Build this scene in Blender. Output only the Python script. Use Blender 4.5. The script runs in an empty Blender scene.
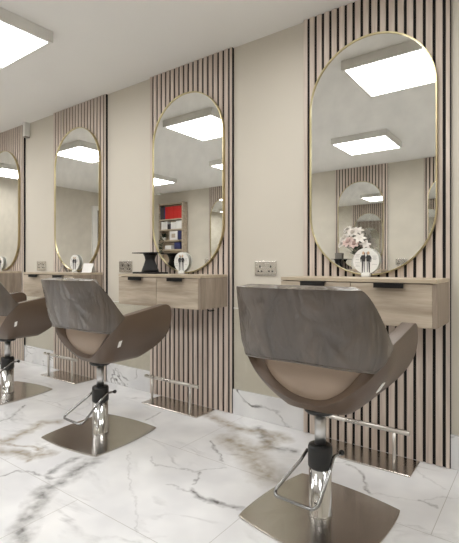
import bpy, bmesh, math, random
from mathutils import Vector, Matrix, noise
random.seed(7)
PI = math.pi
scene = bpy.context.scene
COL = scene.collection

# ------------------------------------------------------------------ layout (metres)
# mirror wall: slat fronts at y=0, plaster at y=WY; room towards -y; x runs along the wall
WY = 0.022
CEIL = 2.343
OPP = -3.84
ENDX = -6.97
RIGHTX = 2.1
CAM = (0.0, -2.218, 0.95)
YAW = math.radians(36.34)
STATIONS = [-0.735, -1.990, -3.260, -4.540]

# ------------------------------------------------------------------ material helpers
def nt(name):
    m = bpy.data.materials.new(name); m.use_nodes = True
    t = m.node_tree; b = t.nodes['Principled BSDF']
    return m, t, b
def N(t, kind, **kw):
    n = t.nodes.new(kind)
    for k, v in kw.items():
        if hasattr(n, k): setattr(n, k, v)
        else: n.inputs[k].default_value = v
    return n
def ln(t, a, b): t.links.new(a, b)
def setp(b, **kw):
    for k, v in kw.items(): b.inputs[k.replace('_', ' ')].default_value = v
def c4(c): return (c[0], c[1], c[2], 1.0)
def srgb(r, g, b):
    f = lambda v: (v/255/12.92) if v/255 <= .04045 else ((v/255+.055)/1.055)**2.4
    return (f(r), f(g), f(b))
def ramp(t, fac, stops):
    r = t.nodes.new('ShaderNodeValToRGB')
    el = r.color_ramp.elements
    while len(el) < len(stops): el.new(.5)
    for e, (p, c) in zip(el, stops): e.position = p; e.color = c4(c)
    ln(t, fac, r.inputs[0]); return r.outputs[0]
def bump(t, b, h, strength=.1, dist=.01):
    n = N(t, 'ShaderNodeBump'); n.inputs['Strength'].default_value = strength; n.inputs['Distance'].default_value = dist
    ln(t, h, n.inputs['Height']); ln(t, n.outputs[0], b.inputs['Normal'])
def mat_plain(name, col, rough=.5, metal=0., var=.06, nscale=8., bumpy=0., bscale=60., coat=0.):
    m, t, b = nt(name)
    tc = N(t, 'ShaderNodeTexCoord'); no = N(t, 'ShaderNodeTexNoise'); no.inputs['Scale'].default_value = nscale
    ln(t, tc.outputs['Object'], no.inputs['Vector'])
    lo = tuple(max(0, v*(1-var)) for v in col); hi = tuple(min(1, v*(1+var)) for v in col)
    ln(t, ramp(t, no.outputs['Fac'], [(.3, lo), (.7, hi)]), b.inputs['Base Color'])
    setp(b, Roughness=rough, Metallic=metal)
    if coat: b.inputs['Coat Weight'].default_value = coat; b.inputs['Coat Roughness'].default_value = .05
    if bumpy:
        n2 = N(t, 'ShaderNodeTexNoise'); n2.inputs['Scale'].default_value = bscale; n2.inputs['Detail'].default_value = 4
        ln(t, tc.outputs['Object'], n2.inputs['Vector']); bump(t, b, n2.outputs['Fac'], bumpy)
    return m
def mat_wood(name, dark, light, axis='X', scale=1.0, rough=.55, stretch=14):
    m, t, b = nt(name)
    tc = N(t, 'ShaderNodeTexCoord'); mp = N(t, 'ShaderNodeMapping')
    sc = {'X': (1.2, stretch, stretch), 'Z': (stretch, stretch, 1.2)}[axis]
    mp.inputs['Scale'].default_value = tuple(s*scale for s in sc)
    oi = N(t, 'ShaderNodeObjectInfo'); add = N(t, 'ShaderNodeVectorMath', operation='ADD')
    sca = N(t, 'ShaderNodeMath', operation='MULTIPLY'); sca.inputs[1].default_value = 13.
    ln(t, oi.outputs['Random'], sca.inputs[0]); ln(t, tc.outputs['Object'], add.inputs[0]); ln(t, sca.outputs[0], add.inputs[1])
    ln(t, add.outputs[0], mp.inputs['Vector'])
    n1 = N(t, 'ShaderNodeTexNoise'); n1.inputs['Scale'].default_value = 1.4; n1.inputs['Detail'].default_value = 6; n1.inputs['Distortion'].default_value = .8
    n2 = N(t, 'ShaderNodeTexNoise'); n2.inputs['Scale'].default_value = 9.; n2.inputs['Detail'].default_value = 3
    ln(t, mp.outputs[0], n1.inputs['Vector']); ln(t, mp.outputs[0], n2.inputs['Vector'])
    mx = N(t, 'ShaderNodeMath', operation='MULTIPLY_ADD'); mx.inputs[1].default_value = .35
    ln(t, n2.outputs['Fac'], mx.inputs[0]); ln(t, n1.outputs['Fac'], mx.inputs[2])
    ln(t, ramp(t, mx.outputs[0], [(.45, dark), (.85, light)]), b.inputs['Base Color'])
    setp(b, Roughness=rough); bump(t, b, mx.outputs[0], .08, .004)
    return m
def mat_metal(name, col, rough, aniso=False, bumpy=0.):
    m, t, b = nt(name)
    tc = N(t, 'ShaderNodeTexCoord'); mp = N(t, 'ShaderNodeMapping'); mp.inputs['Scale'].default_value = (4, 220, 4) if aniso else (6, 6, 6)
    no = N(t, 'ShaderNodeTexNoise'); no.inputs['Scale'].default_value = 2
    ln(t, tc.outputs['Object'], mp.inputs[0]); ln(t, mp.outputs[0], no.inputs['Vector'])
    ln(t, ramp(t, no.outputs['Fac'], [(.3, tuple(v*.9 for v in col)), (.7, col)]), b.inputs['Base Color'])
    mr = N(t, 'ShaderNodeMapRange'); mr.inputs['To Min'].default_value = rough*.85; mr.inputs['To Max'].default_value = rough*1.2
    ln(t, no.outputs['Fac'], mr.inputs['Value']); ln(t, mr.outputs[0], b.inputs['Roughness'])
    setp(b, Metallic=1.)
    if bumpy: bump(t, b, no.outputs['Fac'], bumpy, .002)
    return m
def mat_emit(name, col, s):
    m, t, b = nt(name)
    setp(b, Base_Color=c4(col), Roughness=.4)
    b.inputs['Emission Color'].default_value = c4(col); b.inputs['Emission Strength'].default_value = s
    return m

def mat_marble(name, joints=True):
    """white polished marble-look tile with drawn-through grey and ochre veins, in world coordinates"""
    m, t, b = nt(name)
    geo = N(t, 'ShaderNodeNewGeometry')
    P0 = geo.outputs['Position']
    # warp
    nw = N(t, 'ShaderNodeTexNoise'); nw.inputs['Scale'].default_value = 7.; nw.inputs['Detail'].default_value = 5; nw.inputs['Roughness'].default_value = .6
    ln(t, P0, nw.inputs['Vector'])
    sub = N(t, 'ShaderNodeVectorMath', operation='SUBTRACT'); sub.inputs[1].default_value = (.5, .5, .5); ln(t, nw.outputs['Color'], sub.inputs[0])
    scl = N(t, 'ShaderNodeVectorMath', operation='SCALE'); scl.inputs['Scale'].default_value = .085; ln(t, sub.outputs[0], scl.inputs[0])
    wp = N(t, 'ShaderNodeVectorMath', operation='ADD'); ln(t, P0, wp.inputs[0]); ln(t, scl.outputs[0], wp.inputs[1])
    nw2 = N(t, 'ShaderNodeTexNoise'); nw2.inputs['Scale'].default_value = 26.; nw2.inputs['Detail'].default_value = 4
    ln(t, P0, nw2.inputs['Vector'])
    sub2 = N(t, 'ShaderNodeVectorMath', operation='SUBTRACT'); sub2.inputs[1].default_value = (.5, .5, .5); ln(t, nw2.outputs['Color'], sub2.inputs[0])
    scl2 = N(t, 'ShaderNodeVectorMath', operation='SCALE'); scl2.inputs['Scale'].default_value = .045; ln(t, sub2.outputs[0], scl2.inputs[0])
    wp2 = N(t, 'ShaderNodeVectorMath', operation='ADD'); ln(t, wp.outputs[0], wp2.inputs[0]); ln(t, scl2.outputs[0], wp2.inputs[1])
    PW = wp2.outputs[0]
    def M(op, a, bb=None, clamp=False):
        n = N(t, 'ShaderNodeMath', operation=op); n.use_clamp = clamp
        for i, v in enumerate((a, bb)):
            if v is None: continue
            if isinstance(v, (int, float)): n.inputs[i].default_value = v
            else: ln(t, v, n.inputs[i])
        return n.outputs[0]
    nf = N(t, 'ShaderNodeTexNoise'); nf.inputs['Scale'].default_value = 22.; nf.inputs['Detail'].default_value = 5; ln(t, P0, nf.inputs['Vector'])
    grit = nf.outputs['Fac']
    ng = N(t, 'ShaderNodeTexNoise'); ng.inputs['Scale'].default_value = 5.; ng.inputs['Detail'].default_value = 2; ln(t, P0, ng.inputs['Vector'])
    last = [None]
    def poly(pts, w):
        best = None
        for (a, c) in zip(pts[:-1], pts[1:]):
            d = Vector((c[0]-a[0], c[1]-a[1], 0)); L2 = max(d.length_squared, 1e-6)
            src = PW
            if last[0] is not None:   # keeps the segments in sequence (shader stack stays small)
                ch = N(t, 'ShaderNodeVectorMath', operation='MULTIPLY_ADD'); ch.inputs[1].default_value = (1e-9,)*3
                ln(t, last[0], ch.inputs[0]); ln(t, PW, ch.inputs[2]); src = ch.outputs[0]
            fl = N(t, 'ShaderNodeVectorMath', operation='MULTIPLY_ADD'); fl.inputs[1].default_value = (1, 1, 0); fl.inputs[2].default_value = (-a[0], -a[1], 0)
            ln(t, src, fl.inputs[0])
            dt = N(t, 'ShaderNodeVectorMath', operation='DOT_PRODUCT'); dt.inputs[1].default_value = tuple(d/L2); ln(t, fl.outputs[0], dt.inputs[0])
            k = M('ADD', dt.outputs['Value'], 0., True)
            pr = N(t, 'ShaderNodeVectorMath', operation='SCALE'); pr.inputs[0].default_value = tuple(d); ln(t, k, pr.inputs['Scale'])
            df = N(t, 'ShaderNodeVectorMath', operation='DISTANCE'); ln(t, fl.outputs[0], df.inputs[0]); ln(t, pr.outputs[0], df.inputs[1])
            best = df.outputs['Value'] if best is None else M('MINIMUM', best, df.outputs['Value'])
            last[0] = best
        # soft mask
        return M('POWER', M('SUBTRACT', 1., M('DIVIDE', best, w), True), 1.0)
    G = O = None
    if joints:
        for c, w, pts in VEINS:
            k = poly(pts, w*1.35+.002)
            if w < .012: k = M('MULTIPLY', k, .25 if w < .0045 else .45 if w < .0055 else .75)
            if c == 'g' and w >= .02: k = M('MULTIPLY', k, .78)
            if c == 'g': G = k if G is None else M('MAXIMUM', G, k)
            else: O = k if O is None else M('MAXIMUM', O, k)
    # free veins elsewhere: thin bands of a warped noise
    fv = N(t, 'ShaderNodeTexNoise'); fv.inputs['Scale'].default_value = 1.1 if joints else 2.2; fv.inputs['Detail'].default_value = 6; fv.inputs['Distortion'].default_value = 1.2
    fm = N(t, 'ShaderNodeMapping'); fm.inputs['Rotation'].default_value = (.3, .5, .7); fm.inputs['Location'].default_value = (3.1, 1.7, .4); fm.inputs['Scale'].default_value = (1, 2., 1.5)
    ln(t, P0, fm.inputs[0]); ln(t, fm.outputs[0], fv.inputs['Vector'])
    band = M('SUBTRACT', 1., M('MULTIPLY', M('ABSOLUTE', M('SUBTRACT', fv.outputs['Fac'], .5)), 38.), True)
    band = M('MULTIPLY', band, M('MULTIPLY', M('SUBTRACT', ng.outputs['Fac'], .42, True), 3.2 if joints else 5., True))
    band = M('MULTIPLY', band, .5 if joints else 1.3)
    G = band if G is None else M('MAXIMUM', G, band)
    gm = M('MULTIPLY', G, M('ADD', M('MULTIPLY', grit, 2.6), -.55), True)
    mix = N(t, 'ShaderNodeMixRGB'); mix.inputs[2].default_value = c4(srgb(112, 110, 108))
    cloud = ramp(t, ng.outputs['Fac'], [(.35, srgb(226, 226, 227)), (.65, srgb(240, 240, 240))])
    ln(t, gm, mix.inputs[0]); ln(t, cloud, mix.inputs[1])
    outc = mix.outputs[0]
    if O is not None:
        om = M('MULTIPLY', O, M('ADD', M('MULTIPLY', grit, 1.35), -.02), True)
        mo = N(t, 'ShaderNodeMixRGB'); mo.inputs[2].default_value = c4(srgb(146, 130, 104)); ln(t, om, mo.inputs[0]); ln(t, outc, mo.inputs[1]); outc = mo.outputs[0]
    if joints:
        sep = N(t, 'ShaderNodeSeparateXYZ'); ln(t, P0, sep.inputs[0])
        rowf = M('DIVIDE', M('SUBTRACT', WY, sep.outputs['Y']), .601)
        row = M('FLOOR', rowf); fy = M('MULTIPLY', M('SUBTRACT', rowf, row), .601)
        odd = M('MODULO', row, 2.)
        xs = M('ADD', sep.outputs['X'], M('ADD', M('MULTIPLY', odd, .6), 20.126-.6*3))
        fx = M('MODULO', xs, 1.2)
        e = M('MINIMUM', M('MINIMUM', fy, M('SUBTRACT', .601, fy)), M('MINIMUM', fx, M('SUBTRACT', 1.2, fx)))
        j = M('LESS_THAN', e, .0011)
        mj = N(t, 'ShaderNodeMixRGB'); mj.inputs[2].default_value = c4(srgb(165, 160, 152)); ln(t, M('MULTIPLY', j, .75), mj.inputs[0]); ln(t, outc, mj.inputs[1]); outc = mj.outputs[0]
    ln(t, outc, b.inputs['Base Color'])
    setp(b, Roughness=.09 if joints else .2); b.inputs['IOR'].default_value = 1.5
    return m

VEINS = [
('g', 0.048, [(-1.463, -1.461), (-1.551, -1.384), (-1.624, -1.298), (-1.698, -1.219), (-1.704, -1.136), (-1.759, -1.014), (-1.762, -0.925)]),
('g', 0.02, [(-1.825, -1.13), (-1.854, -1.048), (-1.849, -0.952)]),
('g', 0.008, [(-1.975, -1.273), (-1.966, -1.201), (-1.903, -1.154), (-1.767, -1.152), (-1.739, -1.1)]),
('o', 0.04, [(-2.246, -1.144), (-2.143, -1.109), (-2.055, -1.084), (-2.017, -1.016)]),
('o', 0.042, [(-2.341, -1.083), (-2.375, -0.989), (-2.398, -0.877), (-2.443, -0.799), (-2.382, -0.725)]),
('o', 0.015, [(-2.022, -1.117), (-2.071, -1.015), (-2.143, -1.004), (-2.268, -1.074), (-2.392, -1.074)]),
('g', 0.01, [(-2.673, -0.939), (-2.691, -0.861), (-2.831, -0.695)]),
('g', 0.014, [(-1.196, -0.854), (-1.118, -0.872), (-1.05, -0.868), (-0.953, -0.831)]),
('g', 0.005, [(-1.328, -0.883), (-1.251, -0.879), (-1.19, -0.861)]),
('g', 0.006, [(-1.215, -0.82), (-1.277, -0.714)]),
('g', 0.005, [(-1.581, -0.738), (-1.489, -0.774), (-1.379, -0.742), (-1.288, -0.709), (-1.202, -0.612)]),
('g', 0.007, [(-1.972, -0.389), (-1.995, -0.249)]),
('o', 0.045, [(-1.737, -0.086), (-1.544, -0.155), (-1.434, -0.189), (-1.309, -0.133), (-1.147, -0.151)]),
('o', 0.085, [(-1.388, -0.329), (-1.249, -0.381), (-1.117, -0.475), (-1.002, -0.557)]),
('o', 0.06, [(-1.22, -0.389), (-1.18, -0.301), (-1.209, -0.129)]),
('g', 0.035, [(-1.359, -0.097), (-1.147, -0.277), (-1.042, -0.258)]),
('g', 0.008, [(-1.458, -0.412), (-1.357, -0.49), (-1.258, -0.554)]),
('g', 0.004, [(-1.72, -0.757), (-1.492, -0.939), (-1.276, -1.085), (-1.17, -1.189)]),
('g', 0.009, [(-0.773, -0.235), (-0.695, -0.258), (-0.647, -0.327), (-0.597, -0.426)]),
('g', 0.004, [(-0.594, -0.436), (-0.51, -0.399), (-0.423, -0.383), (-0.387, -0.369), (-0.353, -0.296), (-0.284, -0.257)]),
('g', 0.006, [(-0.398, -0.365), (-0.342, -0.381)]),
('g', 0.004, [(-0.475, -0.111), (-0.411, -0.154), (-0.348, -0.217)]),
('g', 0.004, [(-0.435, -0.565), (-0.348, -0.559), (-0.24, -0.561)]),
]

MT = {}
MT['wall'] = mat_plain('painted_plaster', srgb(205, 198, 184), .75, var=.015, nscale=3, bumpy=.03, bscale=90)
MT['ceil'] = mat_plain('ceiling_paint', srgb(232, 230, 225), .85, var=.012, nscale=2, bumpy=.02, bscale=60)
MT['floor'] = mat_marble('polished_marble_tile')
MT['base'] = mat_marble('marble_skirting', False)
MT['felt'] = mat_plain('black_felt', (.006, .005, .005), .95, bumpy=.2, bscale=300)
MT['slat'] = mat_wood('pale_oak_slat', srgb(184, 167, 154), srgb(216, 202, 190), 'Z', 1.2, .6, 26)
MT['oak'] = mat_wood('light_oak_front', srgb(146, 131, 112), srgb(194, 180, 161), 'X', 1.0, .5)
MT['oak_side'] = mat_wood('light_oak_side', srgb(128, 113, 99), srgb(160, 145, 129), 'Z', 1.3, .55)
MT['oak_top'] = mat_wood('light_oak_top', srgb(165, 150, 128), srgb(192, 176, 152), 'X', 1.0, .45)
MT['black'] = mat_plain('black_lacquer', (.006, .0055, .0055), .5)
MT['black'].node_tree.nodes['Principled BSDF'].inputs['Specular IOR Level'].default_value = .25
MT['rubber'] = mat_plain('black_rubber', (.004, .004, .004), .4)
MT['gold'] = mat_metal('brushed_gold', (.55, .47, .27), .35)
MT['mirror'] = mat_metal('silvered_glass', (.90, .905, .885), .0)
MT['mirror'].node_tree.nodes['Principled BSDF'].inputs['Roughness'].default_value = 0.0
for l in list(MT['mirror'].node_tree.links):
    if l.to_socket.name == 'Roughness': MT['mirror'].node_tree.links.remove(l)
MT['chrome'] = mat_metal('chrome', (.72, .72, .72), .10)
MT['steel'] = mat_metal('brushed_steel', (.60, .565, .52), .2)
MT['satin'] = mat_metal('satin_steel', (.60, .57, .53), .28)
MT['dark_chrome'] = mat_metal('dark_chrome', (.34, .34, .34), .12)
MT['gas'] = mat_metal('satin_grey_steel', (.62, .62, .62), .32)
MT['socket'] = mat_metal('brushed_socket_plate', (.78, .76, .73), .25)
MT['leather'] = mat_plain('taupe_leather', srgb(88, 71, 57), .42, var=.05, nscale=5, bumpy=.06, bscale=160)
MT['cushion'] = mat_plain('taupe_leather_painted_lit', srgb(156, 136, 118), .45, var=.04, nscale=5, bumpy=.06, bscale=160)  # same leather as the shell, its lit look painted in as a lighter tone
MT['white'] = mat_plain('white_plastic', srgb(232, 231, 226), .4, var=.02)
MT['frame_white'] = mat_plain('white_gloss_paint', srgb(236, 234, 228), .35, var=.02)
MT['light_frame'] = mat_plain('grey_aluminium_rim', srgb(222, 220, 214), .5, var=.03)
MT['diffuser'] = mat_emit('lit_diffuser', (1.0, .995, .985), 13.8)
MT['dark_door'] = mat_plain('dark_door_leaf', srgb(52, 46, 42), .5)
MT['red'] = mat_plain('red_board', srgb(196, 34, 28), .5)
MT['navy'] = mat_plain('navy_board', srgb(40, 46, 92), .5)
MT['charcoal'] = mat_plain('charcoal_board', srgb(54, 52, 56), .5)
MT['paper'] = mat_plain('white_paper', srgb(232, 230, 226), .6, var=.03)
MT['greybox'] = mat_plain('grey_card', srgb(140, 134, 126), .7)
MT['leaf'] = mat_plain('dark_leaf', srgb(38, 52, 34), .5, var=.3)
MT['petal'] = mat_plain('cream_petal', srgb(238, 230, 222), .6, var=.04)
MT['pinkpetal'] = mat_plain('blush_petal', srgb(226, 200, 192), .6, var=.05)
MT['pot'] = mat_plain('white_glazed_pot', srgb(222, 220, 214), .25)
MT['print_dark'] = mat_plain('printed_black', srgb(38, 37, 38), .5)
MT['print_grey'] = mat_plain('printed_grey', srgb(150, 149, 150), .5)
MT['skin'] = mat_plain('printed_skin_tone', srgb(204, 170, 138), .5)

# the clear film on the chair backs: dark wrapped leather under a glossy crinkled coat
m, t, b = nt('film_wrapped_leather')
tc = N(t, 'ShaderNodeTexCoord')
mp = N(t, 'ShaderNodeMapping'); mp.inputs['Scale'].default_value = (1.5, 1.5, .6)
ln(t, tc.outputs['Object'], mp.inputs[0])
n1 = N(t, 'ShaderNodeTexNoise'); n1.inputs['Scale'].default_value = 5.; n1.inputs['Detail'].default_value = 1.5; n1.inputs['Distortion'].default_value = 1.6
n2 = N(t, 'ShaderNodeTexNoise'); n2.inputs['Scale'].default_value = 16.; n2.inputs['Detail'].default_value = 1.5; n2.inputs['Distortion'].default_value = 2.
ln(t, mp.outputs[0], n1.inputs['Vector']); ln(t, mp.outputs[0], n2.inputs['Vector'])
ad = N(t, 'ShaderNodeMath', operation='MULTIPLY_ADD'); ad.inputs[1].default_value = .16
ln(t, n2.outputs['Fac'], ad.inputs[0]); ln(t, n1.outputs['Fac'], ad.inputs[2])
ln(t, ramp(t, n1.outputs['Fac'], [(.3, srgb(60, 50, 41)), (.7, srgb(80, 69, 58))]), b.inputs['Base Color'])
setp(b, Roughness=.42); b.inputs['Coat Weight'].default_value = .75; b.inputs['Coat Roughness'].default_value = .05
bn = N(t, 'ShaderNodeBump'); bn.inputs['Strength'].default_value = 1.; bn.inputs['Distance'].default_value = .05
ln(t, ad.outputs[0], bn.inputs['Height']); ln(t, bn.outputs[0], b.inputs['Coat Normal'])
MT['film'] = m
# clear protective sheet
m, t, b = nt('clear_acrylic')
out = t.nodes['Material Output']; t.nodes.remove(b)
tr = N(t, 'ShaderNodeBsdfTransparent'); tr.inputs[0].default_value = (.988, .991, .98, 1)
gl = N(t, 'ShaderNodeBsdfGlossy'); gl.inputs['Roughness'].default_value = .05
lw = N(t, 'ShaderNodeLayerWeight'); lw.inputs['Blend'].default_value = .3
fr = N(t, 'ShaderNodeMath', operation='MULTIPLY'); fr.inputs[1].default_value = .22; ln(t, lw.outputs['Facing'], fr.inputs[0])
mx = N(t, 'ShaderNodeMixShader'); ln(t, fr.outputs[0], mx.inputs[0]); ln(t, tr.outputs[0], mx.inputs[1]); ln(t, gl.outputs[0], mx.inputs[2]); ln(t, mx.outputs[0], out.inputs[0])
MT['acrylic'] = m

# ------------------------------------------------------------------ mesh helpers
def obj(name, bm, mat, parent=None, smooth=False, loc=None):
    me = bpy.data.meshes.new(name)
    bm.normal_update(); bm.to_mesh(me); bm.free()
    if smooth:
        for p in me.polygons: p.use_smooth = True
    for mm in (mat if isinstance(mat, (list, tuple)) else [mat]): me.materials.append(mm)
    o = bpy.data.objects.new(name, me); COL.objects.link(o)
    if parent: o.parent = parent
    if loc: o.location = loc
    return o
def tag(o, label=None, cat=None, group=None, kind=None):
    for k, v in (('label', label), ('category', cat), ('group', group), ('kind', kind)):
        if v: o[k] = v
    return o
def thing(name, label, cat, loc=(0, 0, 0), rz=0., group=None):
    o = bpy.data.objects.new(name, None); COL.objects.link(o); o.empty_display_size = .1
    o.location = loc; o.rotation_euler = (0, 0, rz); return tag(o, label, cat, group)
def dup(root, loc, label, rz=None):
    def cp(o, parent):
        c = o.copy(); COL.objects.link(c)
        if parent: c.parent = parent
        for ch in list(o.children): cp(ch, c)
        return c
    r = cp(root, None); r.location = loc; r['label'] = label
    if rz is not None: r.rotation_euler = (0, 0, rz)
    return r
def add_box(bm, lo, hi, bev=0., seg=2):
    c = [(lo[i]+hi[i])/2 for i in range(3)]; s = [abs(hi[i]-lo[i]) for i in range(3)]
    r = bmesh.ops.create_cube(bm, size=1., matrix=Matrix.Translation(c) @ Matrix.Diagonal((*s, 1)))
    if bev:
        ed = list({e for v in r['verts'] for e in v.link_edges})
        bmesh.ops.bevel(bm, geom=ed, offset=bev, segments=seg, affect='EDGES', profile=.7)
    return bm
def box(lo, hi, bev=0., seg=2): return add_box(bmesh.new(), lo, hi, bev, seg)
def add_tube(bm, pts, r, n=12, closed=False):
    pts = [Vector(p) for p in pts]; rings = []
    up = Vector((0, 0, 1)); k = len(pts)
    for i, p in enumerate(pts):
        a = pts[(i-1) % k] if (i > 0 or closed) else p; c = pts[(i+1) % k] if (i < k-1 or closed) else p
        d = (c-a).normalized()
        u = d.cross(up)
        if u.length < 1e-3: u = d.cross(Vector((0, 1, 0)))
        u.normalize(); w = u.cross(d)
        rr = r[i] if isinstance(r, (list, tuple)) else r
        rings.append([bm.verts.new(p + (u*math.cos(2*PI*j/n) + w*math.sin(2*PI*j/n))*rr) for j in range(n)])
    for i in range(k if closed else k-1):
        A, B = rings[i], rings[(i+1) % k]
        for j in range(n): bm.faces.new((A[j], A[(j+1) % n], B[(j+1) % n], B[j]))
    if not closed:
        bm.faces.new(rings[0][::-1]); bm.faces.new(rings[-1])
    bmesh.ops.recalc_face_normals(bm, faces=bm.faces)
    return bm
def lathe(prof, n=32, bm=None, c=(0, 0), sx=1., sy=1.):
    bm = bm or bmesh.new(); rings = []
    for r, z in prof:
        rings.append([bm.verts.new((c[0]+sx*r*math.cos(2*PI*j/n), c[1]+sy*r*math.sin(2*PI*j/n), z)) for j in range(n)])
    for A, B in zip(rings[:-1], rings[1:]):
        for j in range(n): bm.faces.new((A[j], A[(j+1) % n], B[(j+1) % n], B[j]))
    bm.faces.new(rings[0][::-1]); bm.faces.new(rings[-1])
    bmesh.ops.recalc_face_normals(bm, faces=bm.faces); return bm
def prism(poly, lo, hi, axis='Z', bm=None, bev=0.):
    """polygon extruded along an axis; axis Y: polygon is (x, z)"""
    bm = bm or bmesh.new()
    f = (lambda p, h: (p[0], p[1], h)) if axis == 'Z' else (lambda p, h: (p[0], h, p[1]))
    A = [bm.verts.new(f(p, lo)) for p in poly]; B = [bm.verts.new(f(p, hi)) for p in poly]
    n = len(poly); fs = [bm.faces.new(A), bm.faces.new(B)]
    for i in range(n): fs.append(bm.faces.new((A[i], A[(i+1) % n], B[(i+1) % n], B[i])))
    bmesh.ops.recalc_face_normals(bm, faces=fs)
    if bev: bmesh.ops.bevel(bm, geom=list({e for x in fs[:2] for e in x.edges}), offset=bev, segments=2, affect='EDGES')
    return bm
def bevel_mod(o, w, seg=2, ang=40):
    md = o.modifiers.new('edge', 'BEVEL'); md.width = w; md.segments = seg; md.limit_method = 'ANGLE'; md.angle_limit = math.radians(ang); return o

# ------------------------------------------------------------------ the room
def struct(name, bm, mat, parent=None):
    o = obj(name, bm, mat, parent)
    if not parent: o['kind'] = 'structure'
    return o
struct('floor', box((ENDX-.1, OPP-.1, -.1), (RIGHTX+.1, WY+.1, 0)), MT['floor'])
struct('ceiling', box((ENDX-.1, OPP-.1, CEIL), (RIGHTX+.1, WY+.1, CEIL+.1)), MT['ceil'])
struct('wall_back', box((ENDX-.1, WY, 0), (RIGHTX+.1, WY+.1, CEIL)), MT['wall'])
struct('wall_front', box((ENDX-.1, OPP-.1, 0), (RIGHTX+.1, OPP, CEIL)), MT['wall'])
struct('wall_left', box((ENDX-.1, OPP, 0), (ENDX, WY, CEIL)), MT['wall'])
struct('wall_right', box((RIGHTX, OPP, 0), (RIGHTX+.1, WY, CEIL)), MT['wall'])
PH = .375   # half width of a slatted panel
xs = sorted([c-PH for c in STATIONS] + [c+PH for c in STATIONS])
edges = [ENDX] + xs + [RIGHTX]
SK = .158
bmB = bmesh.new()
for i in range(0, len(edges), 2):
    add_box(bmB, (edges[i]+.001, WY-.012, 0), (edges[i+1]-.001, WY, SK), .0015, 1)
struct('baseboard_back', bmB, MT['base'])
struct('baseboard_front', box((ENDX, OPP, 0), (RIGHTX, OPP+.012, SK)), MT['base'])
struct('baseboard_left', box((ENDX, -2.80, 0), (ENDX+.012, WY-.012, SK)), MT['base'])

# the door in the left end wall, seen only in the mirrors
d = struct('door_1', box((ENDX, -3.74, 0), (ENDX+.02, -2.97, 2.0)), MT['dark_door'])
fr = bmesh.new()
add_box(fr, (ENDX, -2.97, 0), (ENDX+.035, -2.86, 2.08), .004); add_box(fr, (ENDX, -3.82, 0), (ENDX+.035, -3.74, 2.08), .004)
add_box(fr, (ENDX, -3.74, 2.0), (ENDX+.035, -2.97, 2.08), .004)
obj('door_frame', fr, MT['frame_white'], d)
hb = bmesh.new(); add_tube(hb, [(ENDX+.02, -3.05, 1.0), (ENDX+.065, -3.05, 1.0), (ENDX+.065, -3.17, 1.0)], .009)
obj('door_handle', hb, MT['chrome'], d, True)

# ------------------------------------------------------------------ ceiling lights
def make_light():
    r = thing('ceiling_light', '', 'ceiling light', (0, 0, 0), 0, 'square ceiling light panels')
    h = .30; w = .02; z0 = -.066
    bm = bmesh.new()
    for lo, hi in (((-h, -h), (h, -h+w)), ((-h, h-w), (h, h)), ((-h, -h+w), (-h+w, h-w)), ((h-w, -h+w), (h, h-w))):
        add_box(bm, (lo[0], lo[1], z0), (hi[0], hi[1], 0))
    obj('frame', bm, MT['light_frame'], r)
    obj('diffuser', box((-h+w, -h+w, z0+.004), (h-w, h-w, z0+.02)), MT['diffuser'], r)
    return r
L0 = make_light()
spots = [(-2.672, -1.072, 'square ceiling light whose lit corner shows at the top left of the photo'),
         (-.825, -.93, 'large bright square ceiling light reflected at the top of the biggest mirror'),
         (-4.48, -.98, 'square ceiling light reflected at the top of the mirror above the folded leaflets'),
         (-6.28, -1.0, 'square ceiling light nearest the end wall with the dark door, in the mirror row'),
         (.95, -.98, 'square ceiling light beyond the right edge of the photo, in the mirror row'),
         (-1.61, -2.60, 'smaller looking square light below the large one in the biggest mirror'),
         (-3.34, -2.60, 'square ceiling light at the right rim of the mirror that reflects the bookcase'),
         (-5.10, -2.60, 'square ceiling light above the bookcase, reflected at the left rim of the mirror'),
         (.12, -2.60, 'square ceiling light over the spot the photo was taken from')]
for i, (x, y, lab) in enumerate(spots):
    if i == 0: L0.location = (x, y, CEIL); L0['label'] = lab
    else: dup(L0, (x, y, CEIL), lab)

# ------------------------------------------------------------------ slatted panels
def make_panel():
    r = thing('slatted_panel', '', 'slatted wall panel', (0, 0, 0), 0, 'slatted oak wall panels')
    obj('backing', box((-PH, .0055, .002), (PH+.003, WY, CEIL-.002)), MT['felt'], r)
    bm = bmesh.new()
    pitch = .04345; g = .0145; x = -PH; first = -.344
    gaps = [first + pitch*k for k in range(17)]
    cuts = [-PH] + [v for gx in gaps for v in (gx-g/2, gx+g/2)] + [PH]
    for i in range(0, len(cuts), 2):
        if cuts[i+1]-cuts[i] > .004: add_box(bm, (cuts[i], 0, .002), (cuts[i+1], .0065, CEIL-.002), .0010, 1)
    obj('slats', bm, MT['slat'], r)
    return r
PLAB = ['tall oak slatted panel holding the biggest mirror, at the right of the photo',
        'tall oak slatted panel behind the mirror that reflects the bookcase',
        'tall oak slatted panel behind the mirror with leaflets at its foot',
        'oak slatted panel cut off by the left edge of the photo']
P0 = make_panel()
panels = []
for i, c in enumerate(STATIONS):
    if i == 0: P0.location = (c, 0, 0); P0['label'] = PLAB[0]
    else: dup(P0, (c, 0, 0), PLAB[i])

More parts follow.
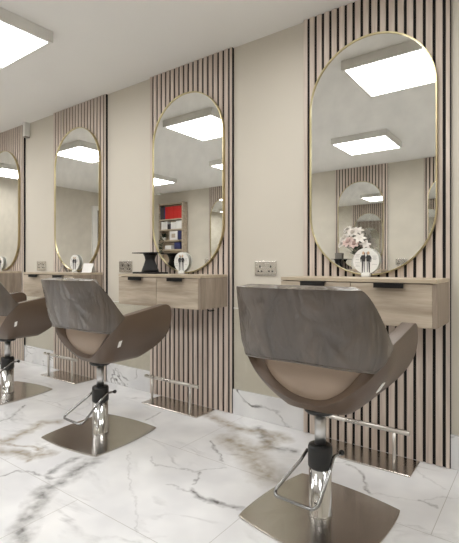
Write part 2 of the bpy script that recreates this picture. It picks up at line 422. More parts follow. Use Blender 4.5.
# ------------------------------------------------------------------ mirrors
MW, MZ0, MZ1 = .325, .897, 2.132
def stadium(hw, z0, z1, n=28):
    r = hw; pts = []
    for k in range(n+1):
        a = PI*k/n; pts.append((r*math.cos(a), z1-r+r*math.sin(a)))
    for k in range(n+1):
        a = PI + PI*k/n; pts.append((r*math.cos(a), z0+r+r*math.sin(a)))
    return pts
def make_mirror():
    r = thing('wall_mirror', '', 'mirror', (0, 0, 0), 0, 'oval gold framed mirrors')
    rf = bmesh.new(); o, i_ = stadium(MW, MZ0, MZ1), stadium(MW-.006, MZ0+.006, MZ1-.006)
    n = len(o)
    V = [[rf.verts.new((p[0], y, p[1])) for p in q] for q, y in ((o, -.002), (o, -.024), (i_, -.024), (i_, -.015))]
    for A, B in zip(V[:-1], V[1:]):
        for k in range(n): rf.faces.new((A[k], A[(k+1) % n], B[(k+1) % n], B[k]))
    bmesh.ops.recalc_face_normals(rf, faces=rf.faces)
    obj('frame', rf, MT['gold'], r)
    obj('mirror_glass', prism(stadium(MW-.0055, MZ0+.0055, MZ1-.0055), -.017, -.003, 'Y'), MT['mirror'], r)
    return r
MLAB = ['biggest oval gold-framed mirror, reflecting a vase of white flowers',
        'oval gold-framed mirror reflecting a bookcase of red boxes',
        'oval gold-framed mirror with leaflets at its foot, reflecting a white door frame',
        'oval gold-framed mirror cut off by the left edge of the photo']
M0 = make_mirror()
for i, c in enumerate(STATIONS):
    if i == 0: M0.location = (c, 0, 0); M0['label'] = MLAB[0]
    else: dup(M0, (c, 0, 0), MLAB[i])

# ------------------------------------------------------------------ drawer shelves
SZ0, SZ1, SD = .683, .889, .27
def make_shelf():
    r = thing('drawer_shelf', '', 'drawer shelf', (0, 0, 0), 0, 'floating oak drawer shelves')
    h = .370
    bm = bmesh.new()
    add_box(bm, (-h, -SD+.019, SZ0), (-h+.018, -.0015, SZ1-.0185)); add_box(bm, (h-.018, -SD+.002, SZ0), (h, -.0015, SZ1-.0185), .001, 1)
    add_box(bm, (-h+.018, -.02, SZ0), (h-.018, -.0015, SZ1-.0185)); add_box(bm, (-h+.018, -SD+.019, SZ0), (h-.018, -.02, SZ0+.016))
    obj('carcass', bm, MT['oak_side'], r)
    obj('top_board', box((-h, -SD-.002, SZ1-.0175), (h, -.0015, SZ1), .0015, 1), MT['oak_top'], r)
    for s in (-1, 1):
        x0, x1 = (-h, -.0015) if s < 0 else (.0015, h-.0185)
        dr = obj('drawer', box((x0, -SD, SZ0-.001), (x1, -SD+.018, SZ1-.0215), .0012, 1), MT['oak'], r)
        cx = (x0+x1)/2
        hb = bmesh.new()
        add_box(hb, (cx-.064, -SD-.020, SZ1-.0225), (cx+.064, -SD+.004, SZ1-.0195))
        add_box(hb, (cx-.064, -SD-.022, SZ1-.040), (cx+.064, -SD-.018, SZ1-.0195))
        obj('handle', hb, MT['black'], dr)
    return r
SLAB = ['floating oak drawer shelf under the biggest mirror, partly hidden by the nearest chair',
        'floating oak drawer shelf carrying the black waisted stand',
        'floating oak drawer shelf carrying the folded leaflets',
        'floating oak drawer shelf cut off by the left edge of the photo']
SHX = [-.733, -2.018, -3.287, -4.567]
S0 = make_shelf()
for i, c in enumerate(STATIONS):
    if i == 0: S0.location = (SHX[0], 0, 0); S0['label'] = SLAB[0]
    else:
        q = dup(S0, (SHX[i], 0, 0), SLAB[i])
        if i == 1: HOOKED = q
hk = bmesh.new(); add_tube(hk, [(.345, -.17, .684), (.345, -.17, .672), (.36, -.165, .668), (.383, -.155, .672)], .004, 8)
obj('cable_hook', hk, MT['black'], HOOKED, True)

# ------------------------------------------------------------------ footrests
def make_footrest():
    r = thing('footrest', '', 'footrest', (0, 0, 0), 0, 'steel footrests on the floor')
    obj('base_plate', box((-.248, -.198, 0), (.248, -.012, .008), .002, 1), MT['steel'], r)
    bm = bmesh.new(); add_tube(bm, [(-.24, -.17, .187), (-.238, -.17, .187), (.238, -.17, .187), (.24, -.17, .187)], [.009, .011, .011, .009], 14)
    obj('bar', bm, MT['satin'], r, True)
    for s in (-1, 1):
        bm = bmesh.new(); add_tube(bm, [(.172*s, -.17, .007), (.172*s, -.17, .18)], .0085, 12)
        obj('post', bm, MT['satin'], r, True)
    return r
FLAB = ['steel footrest with chrome bar at the foot of the panel behind the nearest chair',
        'steel footrest with chrome bar below the shelf that carries the black stand',
        'steel footrest with chrome bar below the shelf that carries the leaflets',
        'steel footrest with chrome bar behind the chair cut off by the left edge']
F0 = make_footrest()
for i, c in enumerate(STATIONS):
    if i == 0: F0.location = (c, 0, 0); F0['label'] = FLAB[0]
    else: dup(F0, (c, 0, 0), FLAB[i])

# ------------------------------------------------------------------ sockets
def make_socket():
    r = thing('power_socket', '', 'socket', (0, 0, 0), 0, 'double metal power sockets')
    obj('plate', box((-.076, -.009, -.044), (.076, 0, .044), .003, 2), MT['socket'], r)
    for s in (-1, 1):
        bm = bmesh.new()
        add_box(bm, (s*.038-.004, -.0098, .004), (s*.038+.004, -.006, .017))
        for q in (-1, 1): add_box(bm, (s*.038+q*.012-.0055, -.0098, -.022), (s*.038+q*.012+.0055, -.006, -.014))
        obj('outlet', bm, MT['black'], r)
        obj('switch', box((s*.014-.006, -.013, .012), (s*.014+.006, -.008, .030), .0015, 1), MT['socket'], r)
    return r
K0 = make_socket()
for i, (x, z, lab) in enumerate([(-1.372, .930, 'metal double socket on the plain wall above the nearest chair back'),
                                 (-2.655, .937, 'metal double socket just left of the black waisted stand'),
                                 (-3.865, .942, 'metal double socket left of the shelf with the leaflets')]):
    if i == 0: K0.location = (x, WY, z); K0['label'] = lab
    else: dup(K0, (x, WY, z), lab)
dup(K0, (-1.56, OPP, .99), 'metal double socket on the front wall, a dark fleck low in the biggest mirror', PI)
dup(K0, (-4.91, OPP+.0, 1.02), 'metal double socket on the front wall beside the second slatted panel there', PI)

# ------------------------------------------------------------------ clear sheets on the lower wall
for (x0, x1, z, lab) in [(STATIONS[1]+PH+.006, STATIONS[0]-PH-.003, .672, 'clear protective sheet on the lower wall behind the nearest chair'),
                         (STATIONS[2]+PH+.006, STATIONS[1]-PH-.003, .655, 'clear protective sheet on the lower wall behind the middle chair'),
                         (STATIONS[3]+PH+.006, STATIONS[2]-PH-.003, .655, 'clear protective sheet on the lower wall beside the chair at the left edge')]:
    r = thing('protective_sheet', lab, 'clear wall sheet', ((x0+x1)/2, WY, SK), 0, 'clear sheets on the lower wall')
    w = (x1-x0)/2
    obj('sheet', box((-w, -.007, .001), (w, -.003, z-SK)), MT['acrylic'], r)
    obj('edge_strip', box((-w, -.009, z-SK), (w, -.001, z-SK+.006)), MT['white'], r)

# white trunking end under the ceiling beside the left panel
r = thing('cable_trunking', 'short white cable trunking under the ceiling beside the leftmost slatted panel', 'trunking', (-4.085, WY, CEIL-.1485))
obj('cover', box((-.03, -.055, .012), (.012, 0, .148), .006), MT['white'], r)
obj('end_cap', box((-.026, -.05, 0), (.009, -.005, .012), .003), MT['greybox'], r)

# ------------------------------------------------------------------ round standing plaques
def figure_bm(bm, x, z, s, flip):
    """one flat printed standing figure, built on the plaque face"""
    def sh(pts): prism([(x+p[0]*s*flip, z+p[1]*s) for p in pts], -.0012, .0005, 'Y', bm)
    return sh
def make_plaque():
    r = thing('round_plaque', '', 'plaque', (0, 0, 0), 0, 'round white plaques on the shelves')
    R = .0665
    circ = [(R*math.cos(2*PI*k/48), R+.015+R*math.sin(2*PI*k/48)) for k in range(48)]
    obj('disc', prism(circ, 0, .005, 'Y'), MT['white'], r)
    obj('easel_foot', box((-.022, -.012, 0), (.022, .010, .018), .002, 1), MT['white'], r)
    for fl, x in ((1, -.0135), (-1, .0125)):
        bm = bmesh.new(); s = 1.0
        def sh(pts): prism([(x+p[0]*fl, p[1]+.014) for p in pts], -.0006, .0003, 'Y', bm)
        # jacket with an arm akimbo, trousers, shoes
        sh([(-.009, .096), (.008, .098), (.0125, .088), (.010, .064), (-.008, .062), (-.0125, .084)])
        sh([(-.009, .096), (-.0165, .082), (-.013, .060), (-.0105, .062), (-.012, .080), (-.008, .090)])
        sh([(.008, .097), (.0105, .109), (.0075, .112), (.004, .099)])
        sh([(-.008, .062), (-.0005, .062), (-.003, .012), (-.008, .012)])
        sh([(-.008, .012), (-.003, .012), (-.003, .008), (-.010, .008)])
        o = obj('printed_figure', bm, MT['print_dark'], r)
        b2 = bmesh.new()
        prism([(x+p[0]*fl, p[1]+.014) for p in [(.0, .062), (.0095, .063), (.0075, .010), (.0025, .010)]], -.0006, .0003, 'Y', b2)
        obj('printed_leg', b2, MT['print_grey'], o)
        b3 = bmesh.new()
        prism([(x+.0065*math.cos(2*PI*k/14), .1215+.0085*math.sin(2*PI*k/14)) for k in range(14)], -.0007, .0003, 'Y', b3)
        obj('printed_head', b3, MT['skin'], o)
    bm = bmesh.new()
    for cx, zs in ((-.044, (.100, .094, .088, .074, .058, .046, .040)), (.044, (.092, .086, .080, .074, .050))):
        for k, z in enumerate(zs):
            w = .012 - .003*(k % 2)
            add_box(bm, (cx-w, -.0006, z+.0132), (cx+w, .0003, z+.0148))
    obj('lettering', bm, MT['print_grey'], r)
    return r
Q0 = make_plaque()
QLAB = ['round white plaque with two printed figures at the foot of the biggest mirror',
        'round white plaque with two printed figures beside the black waisted stand',
        'round white plaque with two printed figures between the folded leaflets',
        'round white plaque with two printed figures at the left edge of the photo']
QX = [-.740, -2.016, -3.255, -4.560]
for i, x in enumerate(QX):
    p = (x, -.036, SZ1+.0005)
    if i == 0: Q0.location = p; Q0['label'] = QLAB[0]
    else: dup(Q0, p, QLAB[i])

# folded leaflets beside the third plaque
def leaflet(name, loc, rz, w, h, mat, label):
    bm = bmesh.new()
    prism([(-.035, 0), (-.033, 0), (.0, h-.002), (.033, 0), (.035, 0), (.001, h), (-.001, h)], -w/2, w/2, 'Y', bm)
    o = obj(name, bm, mat, None, False, loc); o.rotation_euler = (0, 0, rz)
    return tag(o, label, 'leaflet', 'folded leaflets on the shelf')
leaflet('folded_leaflet', (-3.345, -.085, SZ1), math.radians(70), .07, .062, MT['greybox'], 'grey folded leaflet left of the plaque on the third shelf')
leaflet('folded_leaflet', (-3.020, -.060, SZ1), math.radians(110), .09, .075, MT['paper'], 'white folded leaflet right of the plaque on the third shelf')

# ------------------------------------------------------------------ black waisted stands
def make_stand():
    r = thing('waisted_stand', '', 'stand', (0, 0, 0), 0, 'black waisted stands')
    obj('base', box((-.120, -.055, 0), (.120, .055, .012), .003), MT['black'], r)
    prof = [(.072, .0125), (.066, .03), (.052, .06), (.041, .09), (.040, .10), (.046, .12), (.060, .141)]
    obj('waist', lathe(prof, 32, sy=.7), MT['black'], r, True)
    obj('top_plate', box((-.125, -.055, .1415), (.08, .055, .148), .002), MT['black'], r)
    return r
W0 = make_stand(); W0.location = (-2.218, -.135, SZ1+.0005); W0['label'] = 'black waisted stand with a flat top, on the shelf left of the plaque'
dup(W0, (-2.40, -3.70, SZ1+.0005), 'black waisted stand on the front wall shelf, seen low in the biggest mirror', PI)

# ------------------------------------------------------------------ styling chairs
def chair_surface():
    a, y0, b, yf, n = .288, .0, .195, .275, 3.2
    half = []
    K = 60
    for k in range(K+1):
        th = (PI/2)*k/K
        half.append((a*math.sin(th)**(2/n) if th > 0 else 0., y0-b*max(math.cos(th), 0)**(2/n)))
    for k in range(1, 31): half.append((a, y0+(yf-y0)*k/30))
    s = [0.]
    for p, q in zip(half[:-1], half[1:]): s.append(s[-1]+math.dist(p, q))
    L = s[-1]
    def plan(u):
        sg = -1 if u < 0 else 1; u = min(abs(u), L)
        lo = 0
        for i in range(len(s)-1):
            if s[i+1] >= u: lo = i; break
        f = (u-s[lo])/max(s[lo+1]-s[lo], 1e-9)
        return (sg*(half[lo][0]+f*(half[lo+1][0]-half[lo][0])), half[lo][1]+f*(half[lo+1][1]-half[lo][1]))
    return plan, L, s, half
PLAN, PL, _s, _h = chair_surface()
def s_at_y(y):   # arclength on the side where the plan passes y
    u0, u1 = .15, PL
    for _ in range(40):
        m_ = (u0+u1)/2
        if PLAN(m_)[1] < y: u0 = m_
        else: u1 = m_
    return u0
S1 = s_at_y(-.060)      # where the back panel meets the arm
S0_ = s_at_y(-.132)    # rear corner where the opening ends
SC = s_at_y(-.140)     # top corner of the back
def sm(x): x = max(0, min(1, x)); return x*x*(3-2*x)
ZARM = .685
def ztop(u):
    u = abs(u)
    if u <= SC*.97: z = .872
    elif u < S1:
        f = (u-SC*.97)/(S1-SC*.97)
        z = .872 - (.872-ZARM)*(.45*sm(f)+.55*f**1.2)
    else: z = ZARM + .050*(u-S1)/(PL-S1)
    e = .060
    if u > PL-e: z -= e*(1-math.sqrt(max(0, 1-((u-(PL-e))/e)**2)))*.9
    return z
def zseam(u):
    u = abs(u)
    if u <= S0_: return .614 - .012*(u/S0_)**2
    f = min(1, (u-S0_)/(S1-S0_))
    return .602 + (ztop(S1)-.010-.602)*f
def zrim(u):
    u = abs(u); return .444 + (zseam(S0_)-.444)*(u/S0_)**2.8
ZB = .418
def surf(u, z, off=0.):
    x, y = PLAN(u)
    back = max(0., min(1., (-y+.02)/.16))
    k = 1.
    if z < .67:
        q = (.67-z)/(.67-ZB); k = 1-.54*q**2.1
    if z > .67: k = 1 - .05*back*(z-.67)/.20
    ky = k
    if y > -.05:   # arm fronts stay upright longer before tucking under
        qf = max(0., (.60-z)/(.60-ZB)); kf = 1-.46*qf**2.2; f = sm((y+.05)/.15); ky = k*(1-f)+kf*f
    X, Y = x*k, .02+(y-.02)*ky
    Y -= .30*(z-.62)*back if z > .62 else 0
    return Vector((X, Y, z))
def strip(us, zlo, zhi, rows, close_bottom=False):
    bm = bmesh.new(); G = []
    for u in us:
        a, c = zlo(u), zhi(u)
        G.append([bm.verts.new(surf(u, a+(c-a)*(j/rows))) for j in range(rows+1)])
    for A, B in zip(G[:-1], G[1:]):
        for j in range(rows): bm.faces.new((A[j], B[j], B[j+1], A[j+1]))
    if close_bottom: bm.faces.new([g[0] for g in G][::-1])
    bm.normal_update()
    f = min(bm.faces, key=lambda f: abs(f.calc_center_median().x) + abs(f.calc_center_median().y+.2) + (1 if len(f.verts) > 4 else 0))
    if f.normal.y > 0: bmesh.ops.reverse_faces(bm, faces=bm.faces)
    return bm
def make_chair():
    r = thing('styling_chair', '', 'chair', (0, 0, 0), 0, 'taupe salon chairs')
    us = sorted(set([-PL+2*PL*k/96 for k in range(97)] + [S0_, -S0_, S1, -S1] + [PL-.01, -PL+.01, PL-.003, -PL+.003]))
    zu = lambda u: zrim(u) if abs(u) <= S0_ else (zseam(u) if abs(u) < S1 else ztop(u))
    sh = obj('seat_shell', strip(us, lambda u: ZB, zu, 14, True), MT['leather'], r, True)
    md = sh.modifiers.new('thick', 'SOLIDIFY'); md.thickness = .048; md.offset = -1; md.use_even_offset = False
    bevel_mod(sh, .011, 3, 50)
    ub = sorted(set([-S1+2*S1*k/72 for k in range(73)]))
    bk = obj('backrest', strip(ub, zseam, ztop, 12), MT['film'], r, True)
    bk['label'] = 'backrest wrapped in clear crinkled film'
    md = bk.modifiers.new('thick', 'SOLIDIFY'); md.thickness = .046; md.offset = -.8
    bevel_mod(bk, .010, 3, 50)
    # rolled welt along the lower edge of the backrest
    wb = bmesh.new(); add_tube(wb, [surf(u, zseam(u)+.002) + Vector((0, -.004, 0)) for u in [-S1+2*S1*k/60 for k in range(61)]], .0045, 8)
    obj('welt', wb, MT['film'], bk, True)
    # seat cushion
    bm = bmesh.new(); rings = []
    n = 48
    for sc_, z in ((.50, .440), (.62, .450), (.76, .472), (.86, .495), (.90, .510), (.87, .523), (.76, .532), (.5, .538), (.2, .540)):
        ring = []
        for k in range(n):
            t_ = 2*PI*k/n; c, s_ = math.cos(t_), math.sin(t_)
            X = .225*sc_*math.copysign(abs(c)**(2/4.), c); Y = .072 + .188*sc_*math.copysign(abs(s_)**(2/4.), s_)
            ring.append(bm.verts.new((X, Y, z)))
        rings.append(ring)
    for A, B in zip(rings[:-1], rings[1:]):
        for k in range(n): bm.faces.new((A[k], A[(k+1) % n], B[(k+1) % n], B[k]))
    bm.faces.new(rings[-1]); bm.faces.new(rings[0][::-1])
    bmesh.ops.recalc_face_normals(bm, faces=bm.faces)
    obj('seat_cushion', bm, MT['cushion'], r, True)
    # recessed pad filling the opening below the backrest
    bm = bmesh.new(); G = []
    for k in range(49):
        u = (-1+2*k/48)*(S0_+.03); row = []
        for j in range(13):
            f = j/12; z = .440+(.668-.440)*f
            p = surf(u, max(z, .455)); e = 1-abs(-1+2*k/48)**4
            q = Vector((p.x*.93, p.y + .034 + .060*f - .020*e*math.sin(PI*min(1, f*1.1)), z))
            row.append(bm.verts.new(q))
        G.append(row)
    for A, B in zip(G[:-1], G[1:]):
        for j in range(12): bm.faces.new((A[j], B[j], B[j+1], A[j+1]))
    bm.normal_update()
    bm.faces.ensure_lookup_table()
    if bm.faces[24*12+6].normal.y > 0: bmesh.ops.reverse_faces(bm, faces=bm.faces)
    lp = obj('lower_back_pad', bm, MT['cushion'], r, True)
    md = lp.modifiers.new('thick', 'SOLIDIFY'); md.thickness = .02; md.offset = -1
    # white care tag on the right flank
    bm = bmesh.new()
    uc = s_at_y(-.080)
    P = [surf(u, z) for u, z in ((uc-.008, .522), (uc+.010, .527), (uc+.012, .560), (uc-.006, .555))]
    nn = (P[1]-P[0]).cross(P[3]-P[0]).normalized()
    if nn.x < 0: nn = -nn
    A = [bm.verts.new(p+nn*.001) for p in P]; B = [bm.verts.new(p+nn*.004) for p in P]
    bm.faces.new(A); bm.faces.new(B)
    for k in range(4): bm.faces.new((A[k], A[(k+1) % 4], B[(k+1) % 4], B[k]))
    bmesh.ops.recalc_face_normals(bm, faces=bm.faces)
    obj('care_tag', bm, MT['white'], r)
    # hydraulic pedestal
    obj('mounting_plate', lathe([(.02, .386), (.05, .390), (.06, .398), (.06, .415)], 32), MT['rubber'], r, True)
    obj('gas_post', lathe([(.021, .262), (.021, .388)], 28), MT['gas'], r, True)
    cb = lathe([(.040, .184), (.046, .187), (.046, .258), (.043, .267), (.030, .270)], 36)
    co = obj('pump_collar', cb, MT['rubber'], r, True); bevel_mod(co, .002, 2, 60)
    obj('pump_column', lathe([(.046, .009), (.046, .014), (.0425, .018), (.0425, .186)], 40), MT['chrome'], r, True)
    lb = bmesh.new()
    ctrl = [(.066, .045, .236), (.055, 0, .236), (.062, -.05, .205), (.062, -.15, .122), (.050, -.170, .112), (-.10, -.165, .112), (-.112, -.145, .122), (-.062, -.04, .205), (-.052, 0, .236)]
    # soft corners
    pts = []
    for i, p in enumerate(ctrl):
        if 0 < i < len(ctrl)-1:
            a, c, e = Vector(ctrl[i-1]), Vector(p), Vector(ctrl[i+1])
            ra = min(.012, (a-c).length*.4); rc = min(.012, (e-c).length*.4)
            A_, B_ = c+(a-c).normalized()*ra, c+(e-c).normalized()*rc
            for f in (0, .33, .66, 1): pts.append(A_*(1-f)**2 + c*2*f*(1-f) + B_*f*f)
        else: pts.append(Vector(p))
    add_tube(lb, pts, .0062, 10)
    lo = obj('pump_lever', lb, MT['dark_chrome'], r, True)
    kb = bmesh.new(); bmesh.ops.create_uvsphere(kb, u_segments=14, v_segments=8, radius=.0105, matrix=Matrix.Translation((.066, .048, .236)))
    obj('lever_knob', kb, MT['rubber'], lo, True)
    # bowed square steel base
    poly = []
    h = .222
    for q in range(4):
        for k in range(14):
            f = -1+2*k/14
            x, y = f*h*.985, -(h + .020*(1-f*f))
            if abs(f) > .9: pass
            ca, sa = math.cos(q*PI/2), math.sin(q*PI/2)
            poly.append((x*ca-y*sa, x*sa+y*ca))
    obj('base_plate', prism(poly, 0, .009, 'Z', None, .0025), MT['steel'], r)
    return r
CH = make_chair()
CPOS = [(-.692, -.695, math.radians(0)), (-2.025, -.695, math.radians(0)), (-3.215, -.625, math.radians(0))]
CLAB = ['taupe salon chair with film-wrapped back, the largest and nearest one',
        'taupe salon chair with film-wrapped back, between the other two chairs',
        'taupe salon chair cut off by the left edge of the photo']
for i, (x, y, rz) in enumerate(CPOS):
    if i == 0: CH.location = (x, y, 0); CH.rotation_euler = (0, 0, rz); CH['label'] = CLAB[0]
    else: dup(CH, (x, y, 0), CLAB[i], rz)
for root, a in zip([o for o in COL.objects if o.name.startswith('styling_chair')], (-6., 4., 7.)):
    for ch in root.children:
        if ch.name.startswith('base_plate'): ch.rotation_euler = (0, 0, math.radians(a))

# ------------------------------------------------------------------ front wall (seen in the mirrors)
OS = [-2.115, -.90, -4.50]
OL = ['slatted panel on the front wall behind the flowers, seen in the biggest mirror',
      'slatted panel on the front wall at the right rim of the biggest mirror',
      'slatted panel on the front wall beside the bookcase, seen in the bookcase mirror']
OM = ['gold-framed mirror on the front wall behind the flowers, seen in the biggest mirror',
      'gold-framed mirror on the front wall at the right rim of the biggest mirror',
      'gold-framed mirror on the front wall near the bookcase']
yo = OPP+WY
for i, c in enumerate(OS):
    dup(P0, (c, yo, 0), OL[i], PI)
    dup(M0, (c, yo, 0), OM[i], PI)
dup(S0, (OS[0], yo, 0), 'floating oak drawer shelf on the front wall carrying the flower vase', PI)

# flower vase
FV = thing('flower_vase', 'vase of white roses and lilies with dark leaves, seen in the biggest mirror', 'flowers', (-2.135, -3.69, SZ1+.0005))
obj('vase', lathe([(.045, 0), (.055, .02), (.06, .09), (.045, .16), (.035, .19), (.042, .205)], 28), MT['pot'], FV, True)
def rose_bm(R):
    bm = bmesh.new()
    for ring, (nn_, rad, tilt, sz) in enumerate(((3, .15, .15, .55), (5, .4, .5, .7), (6, .7, .95, .85), (7, .95, 1.3, .9))):
        for k in range(nn_):
            a = 2*PI*(k+ring*.4)/nn_
            G = []
            for i in range(5):
                v = i/4
                row = []
                for j in range(5):
                    w = (j/4-.5)*2
                    wid = sz*.62*math.sin(PI*(.18+.72*v))
                    lx = rad*R*.4 + math.sin(tilt*v)*sz*R*v - abs(w)**2*.12*R
                    lz = math.cos(tilt*v)*sz*R*v*1.05
                    ly = w*wid*R
                    row.append(bm.verts.new((lx*math.cos(a)-ly*math.sin(a), lx*math.sin(a)+ly*math.cos(a), lz)))
                G.append(row)
            for A, B in zip(G[:-1], G[1:]):
                for j in range(4): bm.faces.new((A[j], A[j+1], B[j+1], B[j]))
    return bm
def lily_bm(R):
    bm = bmesh.new()
    for k in range(6):
        a = 2*PI*k/6; G = []
        for i in range(7):
            v = i/6; row = []
            for j in (-1, 0, 1):
                wid = .26*R*math.sin(PI*min(1, .08+.92*v))
                lx = R*v; lz = R*(.45*v-.35*v*v) - (.05*R if j == 0 else 0); ly = j*wid
                row.append(bm.verts.new((lx*math.cos(a)-ly*math.sin(a), lx*math.sin(a)+ly*math.cos(a), lz)))
            G.append(row)
        for A, B in zip(G[:-1], G[1:]):
            for j in range(2): bm.faces.new((A[j], A[j+1], B[j+1], B[j]))
    return bm
def aim(o, dirv): o.rotation_mode = 'QUATERNION'; o.rotation_quaternion = Vector(dirv).normalized().to_track_quat('Z', 'Y')
stems = bmesh.new()
heads = [('rose', (-.13, .05, .43), .072, 'petal'), ('rose', (-.06, .11, .37), .075, 'pinkpetal'), ('rose', (-.10, .02, .55), .06, 'petal'), ('rose', (-.015, .07, .50), .07, 'petal'),
         ('rose', (-.17, .06, .35), .06, 'petal'), ('rose', (.02, .12, .34), .062, 'pinkpetal'),
         ('lily', (.09, .10, .42), .10, 'petal'), ('lily', (.15, .06, .34), .09, 'petal'), ('lily', (.05, .05, .53), .085, 'petal')]
for kd, p, R, mt in heads:
    o = obj('rose' if kd == 'rose' else 'lily', rose_bm(R) if kd == 'rose' else lily_bm(R), MT[mt], FV, True, p)
    aim(o, (p[0]*2, p[1]*2+.25, .35))
    add_tube(stems, [(0, 0, .19), (p[0]*.4, p[1]*.4, .19+(p[2]-.19)*.55), (p[0]*.96, p[1]*.96, p[2]-.005)], .003, 6)
obj('stems', stems, MT['leaf'], FV, True)
lf = bmesh.new()
for k in range(46):
    a = random.uniform(0, 2*PI); el = random.uniform(-.2, .9); R = random.uniform(.09, .20)
    base = Vector((.03*math.cos(a), .03*math.sin(a), .20+random.uniform(0, .17)))
    d_ = Vector((math.cos(a)*math.cos(el), math.sin(a)*math.cos(el)*.6, math.sin(el)))
    sd = d_.cross(Vector((0, 0, 1))).normalized()
    tip = base+d_*R; mid = base+d_*R*.6
    w = random.uniform(.018, .032)
    v = [lf.verts.new(q) for q in (base+d_*R*.2, mid+sd*w, tip, mid-sd*w)]
    lf.faces.new(v)
obj('leaves', lf, MT['leaf'], FV)
# grey carton beside the stand
r = thing('grey_carton', 'grey card carton behind the black stand on the front wall shelf', 'box', (-2.42, -3.785, SZ1+.0005))
obj('carton', box((-.05, -.022, 0), (.05, .022, .21), .002), MT['greybox'], r)
obj('lid', box((-.052, -.024, .21), (.052, .024, .235), .002), MT['greybox'], r)

# bookcase
BX0, BX1, BY0, BY1, BH = -6.01, -5.407, OPP+.014, -3.69, 2.125
r = thing('bookcase', 'tall narrow oak bookcase of boxes and files, seen in a mirror', 'bookcase', ((BX0+BX1)/2, (BY0+BY1)/2, 0))
hx, hyb = (BX1-BX0)/2, (BY1-BY0)/2
for s in (-1, 1): obj('side_panel', box((s*hx-.011, -hyb, 0) if s > 0 else (-hx-.011, -hyb, 0), (s*hx+.011, hyb, BH)), MT['oak'], r)
obj('back_panel', box((-hx+.011, -hyb, 0), (hx-.011, -hyb+.008, BH)), MT['oak_top'], r)
SHZ = [.06, .44, .80, 1.02, 1.235, 1.41, 1.615, 1.81, BH-.022]
for z in SHZ: obj('shelf', box((-hx+.011, -hyb+.008, z-.011), (hx-.011, hyb-.002, z+.011)), MT['oak_top'], r)
bx0, bx1 = BX0+.013, BX1-.013
def upright(name, x, w, z, h, mat, label, cat, group, d=.10, parts=None):
    y1 = BY1-.02
    o = obj(name, box((-w/2, -d, 0), (w/2, 0, h), .002, 1), mat, None, False, (x+w/2, y1, z+.0115))
    tag(o, label, cat, group); return o
# top shelf: dark files then red boxes
x = bx0+.005
for k, (w, mt) in enumerate(((.045, 'charcoal'), (.045, 'charcoal'), (.03, 'navy'))):
    upright('box_file', x, w, 1.81, .25-.01*k, MT[mt], ['charcoal file at the left end of the top bookcase shelf', 'charcoal file second along the top bookcase shelf', 'thin navy file against the red boxes'][k], 'file', 'files on the top bookcase shelf'); x += w+.003
for k in range(4):
    upright('red_box', x, .108, 1.81, .235, MT['red'], ['red box beside the navy file on the top bookcase shelf', 'red box second from the navy file on the top bookcase shelf', 'red box third from the navy file on the top bookcase shelf', 'red box at the right end of the top bookcase shelf'][k], 'box', 'red boxes on the top bookcase shelf'); x += .110
x = bx0+.03
for k, (w, h, mt) in enumerate(((.05, .15, 'paper'), (.05, .14, 'paper'), (.05, .15, 'paper'), (.075, .10, 'charcoal'))):
    upright('paper_folder', x, w, 1.615, h, MT[mt], ['white folder at the left of the second bookcase shelf', 'shorter white folder second on the second bookcase shelf', 'white folder third on the second bookcase shelf', 'low charcoal folder in the middle of the second bookcase shelf'][k], 'folder', 'folders on the second bookcase shelf'); x += w+.004
upright('white_carton', x+.01, .13, 1.615, .13, MT['paper'], 'wide white carton on the second bookcase shelf', 'box', 'cartons in the bookcase')
upright('white_carton', x+.145, .14, 1.615, .15, MT['paper'], 'taller white carton at the right of the second bookcase shelf', 'box', 'cartons in the bookcase')
x = bx0+.25
c_ = upright('picture_card', x, .20, 1.41, .165, MT['paper'], 'white card with a brown picture on the third bookcase shelf', 'card', None, .03)
obj('picture', box((-.05, -.001, .04), (.05, .001, .12)), MT['oak'], c_, False, (0, 0, 0))
upright('box_file', x+.21, .07, 1.41, .165, MT['navy'], 'navy file right of the picture card', 'file', None)
upright('white_carton', bx0+.13, .16, 1.235, .075, MT['paper'], 'low white carton on the fourth bookcase shelf', 'box', 'cartons in the bookcase')
upright('blue_box', bx0+.37, .15, 1.235, .13, MT['navy'], 'dark blue box on the fourth bookcase shelf', 'box', None)
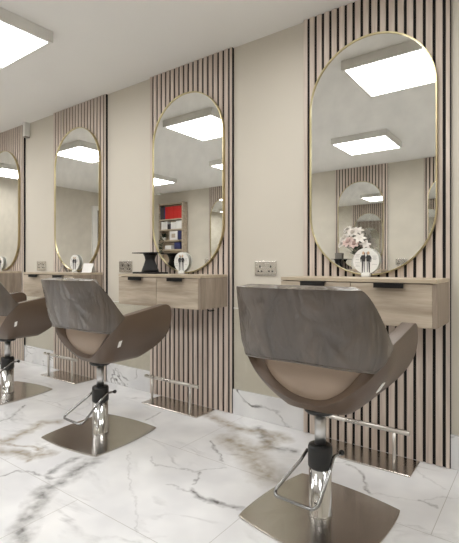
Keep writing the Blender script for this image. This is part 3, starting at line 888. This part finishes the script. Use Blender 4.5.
# trailing plant at the left of the bookcase
PT = thing('potted_plant', 'dark trailing plant in a white pot at the left of the third bookcase shelf', 'plant', (bx0+.075, BY1-.055, 1.4215))
obj('pot', lathe([(.03, 0), (.038, .05), (.042, .06)], 24), MT['pot'], PT, True)
lf = bmesh.new()
for k in range(60):
    a = random.uniform(0, 2*PI); R = random.uniform(.04, .065)
    base = Vector((math.cos(a)*.012, math.sin(a)*.010, random.uniform(.06, .12)))
    d_ = Vector((math.cos(a), .55*math.sin(a), random.uniform(-.5, .7))).normalized()
    sd = d_.cross(Vector((0, .3, 1))).normalized(); w = R*.3
    v = [lf.verts.new(q) for q in (base, base+d_*R*.5+sd*w, base+d_*R, base+d_*R*.5-sd*w)]
    lf.faces.new(v)
for k in range(40):   # sprays hanging in front of the shelves below
    base = Vector((random.uniform(-.055, .04), random.uniform(.068, .085), .08-random.random()*.30)); R = random.uniform(.03, .05)
    d_ = Vector((random.uniform(-.8, .8), random.uniform(0, .3), random.uniform(-1, -.1))).normalized(); sd = d_.cross(Vector((0, 1, .2))).normalized(); w = R*.35
    v = [lf.verts.new(q) for q in (base, base+d_*R*.5+sd*w, base+d_*R, base+d_*R*.5-sd*w)]
    lf.faces.new(v)
obj('leaves', lf, MT['leaf'], PT)
# small ceiling detector near the front wall
r = thing('smoke_detector', 'small white smoke detector high up beside the bookcase', 'smoke detector', (-6.03, OPP+.12, CEIL))
obj('base', lathe([(.05, -.012), (.05, 0)], 24), MT['white'], r, True)
obj('cap', lathe([(.02, -.036), (.036, -.032), (.042, -.012)], 24), MT['white'], r, True)

# ------------------------------------------------------------------ camera, world, colour
cd = bpy.data.cameras.new('camera'); co = bpy.data.objects.new('camera', cd); COL.objects.link(co)
co.location = CAM; co.rotation_euler = (PI/2, 0, YAW)
cd.sensor_fit = 'HORIZONTAL'; cd.sensor_width = 36.; cd.lens = 36.*430/459; cd.shift_y = -6.5/459; cd.clip_start = .02
scene.camera = co
w = bpy.data.worlds.new('world'); scene.world = w; w.use_nodes = True
w.node_tree.nodes['Background'].inputs[0].default_value = (.5, .5, .5, 1); w.node_tree.nodes['Background'].inputs[1].default_value = .2
scene.view_settings.view_transform = 'Standard'
scene.view_settings.exposure = 0.
scene.view_settings.gamma = 1.06
